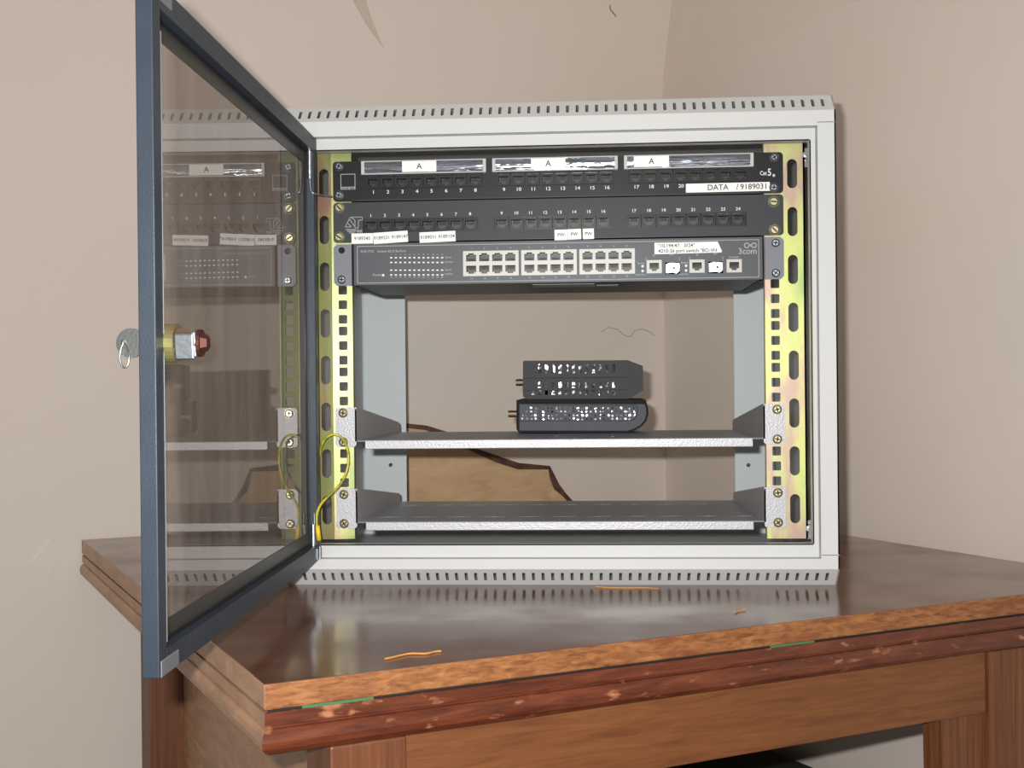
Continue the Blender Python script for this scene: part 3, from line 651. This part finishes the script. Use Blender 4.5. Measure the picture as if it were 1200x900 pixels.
# ------------------------------------------------------------------ network switch
Q3 = thing('network_switch', 'dark grey network switch with metal port blocks, below the two patch panels', 'network switch', (CX, YF, 0.3205))
z0, z1 = 0.3206, 0.3655; SX0, SX1 = 0.0702, 0.5075
SY = YF - 0.002
hs = []
BL = [(0.1889, 0.2452), (0.2492, 0.3048), (0.3080, 0.3636)]
BL = [(px2(543, 310)[0], px2(608, 310)[0]), (px2(611, 310)[0], px2(676, 310)[0]), (px2(679, 310)[0], px2(744, 310)[0])]
bzt = px2(640, 293)[1]; bzb = px2(640, 322.5)[1]
singles = [px2(766.5, 312.8), px2(816.5, 312.2), px2(860, 311.8)]
sfps = [px2(788, 314.5), px2(838.5, 313.5)]
for a, b in BL: hs.append(rrect(a + .0004, bzb + .0004, b - .0004, bzt - .0004))
for x, z in singles: hs.append(rrect(x - .0080, z - .0068, x + .0080, z + .0068))
for x, z in sfps: hs.append(rrect(x - .0078, z - .0062, x + .0078, z + .0062))
bm = bmesh.new(); sheet(bm, rrect(SX0, z0, SX1, z1, 0.0008, 2), hs, 0.0025, XZ(SY))
obj('faceplate', bm, M['switch'], Q3)
bm = bmesh.new(); sheet(bm, rrect(SX0 + .0035, z0 + .002, SX1 - .0035, z1 - .0025, .001, 2), [rrect(SX0 + .0042, z0 + .0027, SX1 - .0042, z1 - .0032, .001, 2)], 0.0003, XZ(SY - 0.0003)); obj('bezel_line', bm, M['greyprint'], Q3)
bm = bmesh.new(); sh = 0.0015
for lo, hi in (((SX0 + .001, SY + .0026, z0), (SX1 - .001, 0.205, z0 + sh)), ((SX0 + .001, SY + .0026, z1 - sh), (SX1 - .001, 0.205, z1)), ((SX0 + .001, SY + .0026, z0), (SX0 + .001 + sh, 0.205, z1)), ((SX1 - .001 - sh, SY + .0026, z0), (SX1 - .001, 0.205, z1)), ((SX0 + .001, 0.2035, z0), (SX1 - .001, 0.205, z1))): box(bm, lo, hi)
obj('case', bm, M['switch'], Q3)
for s in (-1, 1):
    bm = bmesh.new(); xo = CX + s * 0.2413; xi = CX + s * 0.2235; c = 0.0035
    P = [(xi, z0), (xo - s * c, z0), (xo, z0 + c), (xo, z1 - c), (xo - s * c, z1), (xi, z1)]
    zc = z0 + 0.0065; zd = z1 - 0.0065
    sheet(bm, P if s > 0 else P[::-1], [circ(CX + s * 0.2325, zd, 0.0036)] if s < 0 else [], 0.0018, XZ(YF))
    bxx = (min(xi, xi - s * .0018), max(xi, xi - s * .0018)); box(bm, (bxx[0], YF, z0), (bxx[1], 0.085, z1))
    ear = obj('rack_ear', bm, M['switchear'], Q3)
    screw(ear, CX + s * 0.2325, zc, YF)
    if s > 0: screw(ear, CX + s * 0.2325, zd, YF)
pn = bmesh.new(); cnt = 0
mt = XZ(SY - 0.0003)
for bi, (a, b) in enumerate(BL):
    bm = bmesh.new(); hh = bzt - bzb; wv = b - a; holes = []; pos = []
    for r in range(2):
        for k in range(4):
            x = a + 0.0088 + k * (wv - 0.0176) / 3; z = bzt - 0.0072 if r == 0 else bzb + 0.0072
            up = r == 0; f = 1 if up else -1
            H = [(-.0054, .0040), (-.0054, -.0030), (-.0030, -.0030), (-.0030, -.0046), (.0030, -.0046), (.0030, -.0030), (.0054, -.0030), (.0054, .0040)]
            H = [(x + p, z - f * q) for p, q in H]; holes.append(H); pos.append((x, z, r, k))
    sheet(bm, rrect(a, bzb, b, bzt, .0003, 1), holes, 0.0012, XZ(SY - 0.0008))
    blk = obj('port_block', bm, M['shield'], Q3)
    for x, z, r, k in pos:
        f = 1 if r == 0 else -1
        H = [(-.0054, .0040), (-.0054, -.0030), (-.0030, -.0030), (-.0030, -.0046), (.0030, -.0046), (.0030, -.0030), (.0054, -.0030), (.0054, .0040)]
        bm = cavity_mesh([(p, -f * q) for p, q in H]); bmesh.ops.translate(bm, verts=bm.verts[:], vec=(x, SY - 0.0006, z)); 
        me = bpy.data.meshes.new('port'); bm.to_mesh(me); bm.free(); me.materials.append(M['portin']); me.materials.append(M['pin'])
        b2 = bmesh.new(); b2.from_mesh(me); nf = len(b2.faces)
        for q in range(8):
            xx = x - 0.0036 + q * 0.00103
            prism(b2, [(0.0016, -f * .0034), (0.0022, -f * .0034), (0.0085, -f * .0004), (0.0079, -f * .0004)], (xx - .00018, SY, z), (0, 1, 0), (0, 0, 1), (1, 0, 0), 0.00036)
        b2.faces.ensure_lookup_table()
        for q in range(nf, len(b2.faces)): b2.faces[q].material_index = 1
        b2.to_mesh(me); b2.free(); link('port', me, None, blk)
        num_ = bi * 4 + k + 1 + (12 if r else 0); text(pn, str(num_), 0.0030, mt, x, bzt + 0.0026 if r == 0 else bzb - 0.0026)
for x, z in singles:
    place_port(Q3, 'shield', x, z, SY - 0.0010)
    bm = bmesh.new(); sheet(bm, rrect(x - .0080, z - .0070, x + .0080, z + .0070), [rrect(x - .0069, z - .0062, x + .0069, z + .0062)], 0.0012, XZ(SY - .0012)); obj('port_frame', bm, M['shield'], Q3)
for x, z in sfps:
    bm = bmesh.new(); sheet(bm, [(x - .0072, z - .0052), (x - .0072, z + .0042), (x - .002, z + .0056), (x + .0072, z + .0050), (x + .0072, z - .0030), (x + .004, z - .0058), (x, z - .0046)][::-1], [circ(x + 0.0015, z, 0.0012)], 0.003, XZ(SY - .0018)); obj('module_slot_cover', bm, M['sfp'], Q3)
def st(s, u, v, size, sx=1.0, al='CENTER'):
    x, z = px2(u, v, SY); text(pn, s, size, mt, x, z, sx=sx, align=al)
st('3CR17333', 430.5, 294.8, 0.0035, 1.0); st('Switch 4210 26-Port', 459, 294.5, 0.0037, 1.0)
st('Power', 442, 322.2, 0.0036); st('Speed', 525, 301.5, .0028); st('Link/Act', 526, 307, .0028); st('Speed', 525, 316.2, .0028); st('Link/Act', 526, 321, .0028)
st('25', 766, 299.5, .003); st('SFP', 787, 298.5, .003); st('26', 817, 298.5, .003); st('SFP', 838, 297.5, .003); st('Console', 860, 301.3, .0031)
st('Speed', 751, 308.5, .003); st('Link/Act', 750.5, 322, .003); st('Speed', 802, 307.8, .003); st('Link/Act', 801, 321.3, .003)
for k in range(12):
    u = 458.5 + k * 5.42; st(str(k + 1), u, 298.5, .0024); st(str(k + 13), u, 325, .0024)
def rect(u0, v0, u1, v1):
    a = px2(u0, v1, SY); b = px2(u1, v0, SY); sheet(pn, rrect(a[0], a[1], b[0], b[1]), [], .0002, mt)
for u0, u1, v in ((757, 796, 301.3), (808, 847, 300.6)):
    rect(u0, v - .3, u1, v + .3); rect(u0 - .3, v, u0 + .3, v + 4.2); rect(u1 - .3, v, u1 + .3, v + 4.2)
obj('printed_text', pn, M['greyprint'], Q3)
bm = bmesh.new()
for k in range(12):
    for v in (302, 307.6, 316.6, 322.2):
        x, z = px2(458.5 + k * 5.42, v, SY); sheet(bm, rrect(x - .0012, z - .0007, x + .0012, z + .0007), [], .0004, mt)
for u, v in ((449, 322.5), (753, 312), (753, 317.6), (804, 311.5), (804, 317)):
    x, z = px2(u, v, SY); sheet(bm, circ(x, z, .0014, 10), [], .0004, mt)
obj('indicator_lights', bm, M['white'], Q3)
bm = bmesh.new(); x, z = px2(876, 294, SY); text(bm, '3com', 0.0092, mt, x, z - .0005, sx=0.95)
for dx in (-.0035, .004):
    x2, z2 = px2(879, 287.5, SY); sheet(bm, circ(x2 + dx, z2, .0030, 18), [circ(x2 + dx, z2, .0019, 16)], .0003, mt)
sheet(bm, circ(x2 + .0002, z2, .0012, 12), [], .0003, mt)
obj('logo', bm, M['greyprint'], Q3)
a = px2(767, 299, SY); b = px2(846, 283.5, SY); lw = b[0] - a[0]; cxl = (a[0] + b[0]) / 2; czl = (a[1] + b[1]) / 2 + 0.0004
bm = bmesh.new(); mx = XZ(SY - 0.0008)
sheet(bm, [(a[0], czl - .0060), (b[0] - .001, czl - .0052), (b[0], czl - .0042), (b[0] - .0045, czl + .0064), (a[0], czl + .0062)], [], .0003, mx); lab = obj('address_label', bm, M['paper'], Q3)
bm = bmesh.new(); mx = XZ(SY - 0.0009)
text(bm, '"10.194.47.  .0/24"', .0052, mx, a[0] + .004, czl + .0028, align='LEFT'); text(bm, '4210-26 port switch "BO-VH', .0052, mx, a[0] + .004, czl - .0028, align='LEFT'); obj('writing', bm, M['ink'], lab)
bm = bmesh.new(); box(bm, (0.262, 0.062, z0 - 0.0004), (0.330, 0.105, z0)); box(bm, (0.332, 0.085, z0 - 0.0004), (0.356, 0.105, z0)); obj('glint_label', bm, M['greyprint'], Q3)  # pale label patches; the glint under the switch is put into their colour

# ------------------------------------------------------------------ shelves
def shelf(label, zt, lipz0, lipz1, rearz, slits):
    root = thing('rack_shelf', label, 'shelf', (CX, YF, lipz0), group='hammered silver cantilever shelves')
    xl, xr = CX - 0.2185, CX + 0.2185; Yr = 0.345
    bm = bmesh.new(); l = Vector((0, Yr - (YF + .004), rearz - lipz1)); dl = l.length
    mx = frame_mx((0, YF + .004, lipz1), (1, 0, 0), l)
    hs = []
    if slits:
        for r, (y, pitch, ln, xs) in enumerate(((0.055, 0.0395, 0.025, 0.083), (0.230, 0.0395, 0.025, 0.086))):
            for k in range(11):
                x = xs + k * pitch
                if x + ln < xr - .004: hs.append([(x, y), (x + ln, y + .004), (x + ln, y + .0065), (x, y + .0025)])
    sheet(bm, rrect(xl, 0, xr, dl), hs, 0.0015, mx)
    box(bm, (xl + .001, Yr - .0015, rearz - .008), (xr - .001, Yr, rearz - .0015))
    obj('tray', bm, M['hammer'], root)
    bm = bmesh.new(); box(bm, (CX - 0.2090, YF - .0012, lipz0), (CX + 0.2070, YF + .0045, lipz1 + .0002), .0008); box(bm, (CX - 0.205, YF + .002, lipz0), (CX + 0.205, YF + .012, lipz0 + .0012)); obj('front_lip', bm, M['hammer'], root)
    for s in (-1, 1):
        xs = xl if s < 0 else xr
        bm = bmesh.new()
        zr = rearz + (0.0125 if not slits else 0.0105)
        P = [(YF, lipz1 - .001), (YF, zt), (YF + .006, zt), (Yr - .008, zr + .001), (Yr, zr - .004), (Yr, rearz)]
        prism(bm, P, (xs - (0.0015 if s < 0 else 0), 0, 0), (0, 1, 0), (0, 0, 1), (1, 0, 0), 0.0015)
        obj('side_wall', bm, M['hammer'], root)
        x0, x1 = sorted((xs, CX + s * 0.2413)); eb = zt - 0.0430
        bm = bmesh.new(); sheet(bm, rrect(x0, eb, x1, zt, 0.0035, 3), [], 0.0015, XZ(YF)); ear = obj('ear', bm, M['hammer'], root)
        for z in (zt - 0.0060, zt - 0.0375): screw(ear, CX + s * HU, z, YF, 'cross', 0.0052, M['brass'])
    return root
shelf('hammered silver rack shelf carrying the two small black boxes', 0.1886, 0.1432, 0.1525, 0.1490, False)
shelf('empty hammered silver rack shelf with slits, lowest in the cabinet', 0.1002, 0.0550, 0.0641, 0.0570, True)

# ------------------------------------------------------------------ two small boxes on the upper shelf
YB = 0.232; YE = 0.330
zs = lambda y: 0.1525 + (0.1490 - 0.1525) * (y - 0.0445) / (0.345 - 0.0445)
def c5(x, y): p = at(580 + x / 6, 400 + y / 6, YB); return (p.x, p.z)
DZ = -0.0021                                    # settle both boxes on the tray
def body(pts, Y0=YB, Y1=YE): 
    bm = bmesh.new(); prism(bm, [(a, b + DZ) for a, b in pts], (0, Y0, 0), (1, 0, 0), (0, 0, 1), (0, 1, 0), Y1 - Y0); return bm
N2 = thing('network_box', 'black box with a grey perforated side and rounded corner, lying on upper shelf', 'network box', (0.375, 0.28, zs(0.28)))
out2 = [(150, 605), (150, 402), (172, 396), (1050, 396), (1062, 402), (1078, 455), (1080, 500), (1066, 548), (1035, 585), (990, 612), (940, 630), (168, 632)]
obj('case', body([c5(*p) for p in out2], YB + 0.002), M['adapblk'], N2)
face = [(172, 615), (172, 430), (1052, 430), (1062, 455), (1064, 500), (1050, 545), (1020, 578), (975, 603), (930, 616)]
hs = []
for r in range(4):
    for k in range(27):
        x = 192 + k * 30.2; y = 458 + r * 25
        if r == 0 and k < 2 or (r == 1 and k < 1): continue
        hs.append([(a, b + DZ) for a, b in [c5(x + 8.5 * math.cos(t * math.pi / 4), y + 8.5 * math.sin(t * math.pi / 4)) for t in range(8)]])
bm = bmesh.new(); sheet(bm, [(a, b + DZ) for a, b in [c5(*p) for p in face]], hs, 0.0012, XZ(YB)); obj('side_grille', bm, M['adapgrey'], N2)
a = c5(185, 545); b = c5(995, 440); bm = bx((a[0], YB + .00155, a[1] + DZ), (b[0], YB + .0019, b[1] + DZ)); obj('inner_shield', bm, M['tin'], N2)
bm = bmesh.new()
for P in ([(232, 438), (990, 438), (1000, 450), (1002, 500), (985, 530), (960, 546), (172, 548)],):
    Q = [c5(*p) for p in P]
    for p0, p1 in zip(Q, Q[1:]):
        dx, dz = p1[0] - p0[0], p1[1] - p0[1]; l = math.hypot(dx, dz); nx, nz = -dz / l * .0003, dx / l * .0003
        sheet(bm, [(p0[0] - nx, p0[1] - nz + DZ), (p1[0] - nx, p1[1] - nz + DZ), (p1[0] + nx, p1[1] + nz + DZ), (p0[0] + nx, p0[1] + nz + DZ)], [], .0003, XZ(YB - .0002))
obj('seam', bm, M['adapblk'], N2)
for u0, u1 in ((290, 440), (785, 935)):
    a = c5(u0, 655); b = c5(u1, 628)
    for y0 in (YB + .004, YE - .016):
        bm = bmesh.new(); box(bm, (a[0], y0, zs(y0 + .006) + .0001), (b[0], y0 + .012, b[1] + DZ), 0.0008); obj('foot', bm, M['adapblk'], N2)
a = c5(85, 502); b = c5(150, 502); yc = YB + .022
bm = bmesh.new(); cyl(bm, (a[0], yc, a[1] + DZ), (b[0] + .002, yc, a[1] + DZ), 0.0042, n=16); cyl(bm, (a[0] + .004, yc, a[1] + DZ), (a[0] + .005, yc, a[1] + DZ), 0.0047, n=16); obj('coax_connector', bm, M['copper'], N2)

N1 = thing('network_box', 'slotted black box with a slanted end, lying on top of the other box', 'network box', (0.37, 0.28, c5(0, 396)[1] + DZ))
out1 = [(196, 378), (196, 130), (205, 124), (935, 120), (1040, 160), (1044, 330), (945, 392), (300, 394), (225, 394)]
obj('case', body([c5(*p) for p in out1], YB + 0.0026), M['adap'], N1)
hs = []
for k in range(13):
    x = 268 + k * 47.2
    for y0, y1 in ((150, 212), (276, 314), (332, 364)):
        if k == 0 and y0 < 300: continue
        hs.append([(p, q + DZ) for p, q in [c5(x - 10, y1), c5(x + 10, y1), c5(x + 10, y0), c5(x - 10, y0)]])
f1 = [(200, 330), (200, 155), (930, 155), (930, 330)]
bm = bmesh.new(); sheet(bm, [(a, b + DZ) for a, b in [c5(*p) for p in [(200, 376), (200, 128), (930, 124), (945, 240), (930, 376)]]], hs, 0.0010, XZ(YB)); obj('slotted_side', bm, M['adap'], N1)
a = c5(210, 372); b = c5(905, 142); bm = bx((a[0], YB + .0018, a[1] + DZ), (b[0], YB + .0024, b[1] + DZ)); obj('inner_shield', bm, M['tin'], N1)
bm = bmesh.new(); a = c5(200, 246); b = c5(930, 242); box(bm, (a[0], YB - .0002, a[1] + DZ), (b[0], YB + .0002, b[1] + DZ)); a = c5(200, 334); b = c5(930, 330); box(bm, (a[0], YB - .0002, a[1] + DZ), (b[0], YB + .0002, b[1] + DZ)); obj('seam', bm, M['adapblk'], N1)
a = c5(140, 278); b = c5(196, 278)
bm = bmesh.new(); cyl(bm, (a[0], yc, a[1] + DZ), (b[0] + .002, yc, a[1] + DZ), 0.0042, n=16); cyl(bm, (a[0] + .004, yc, a[1] + DZ), (a[0] + .005, yc, a[1] + DZ), 0.0047, n=16); obj('coax_connector', bm, M['copper'], N1)
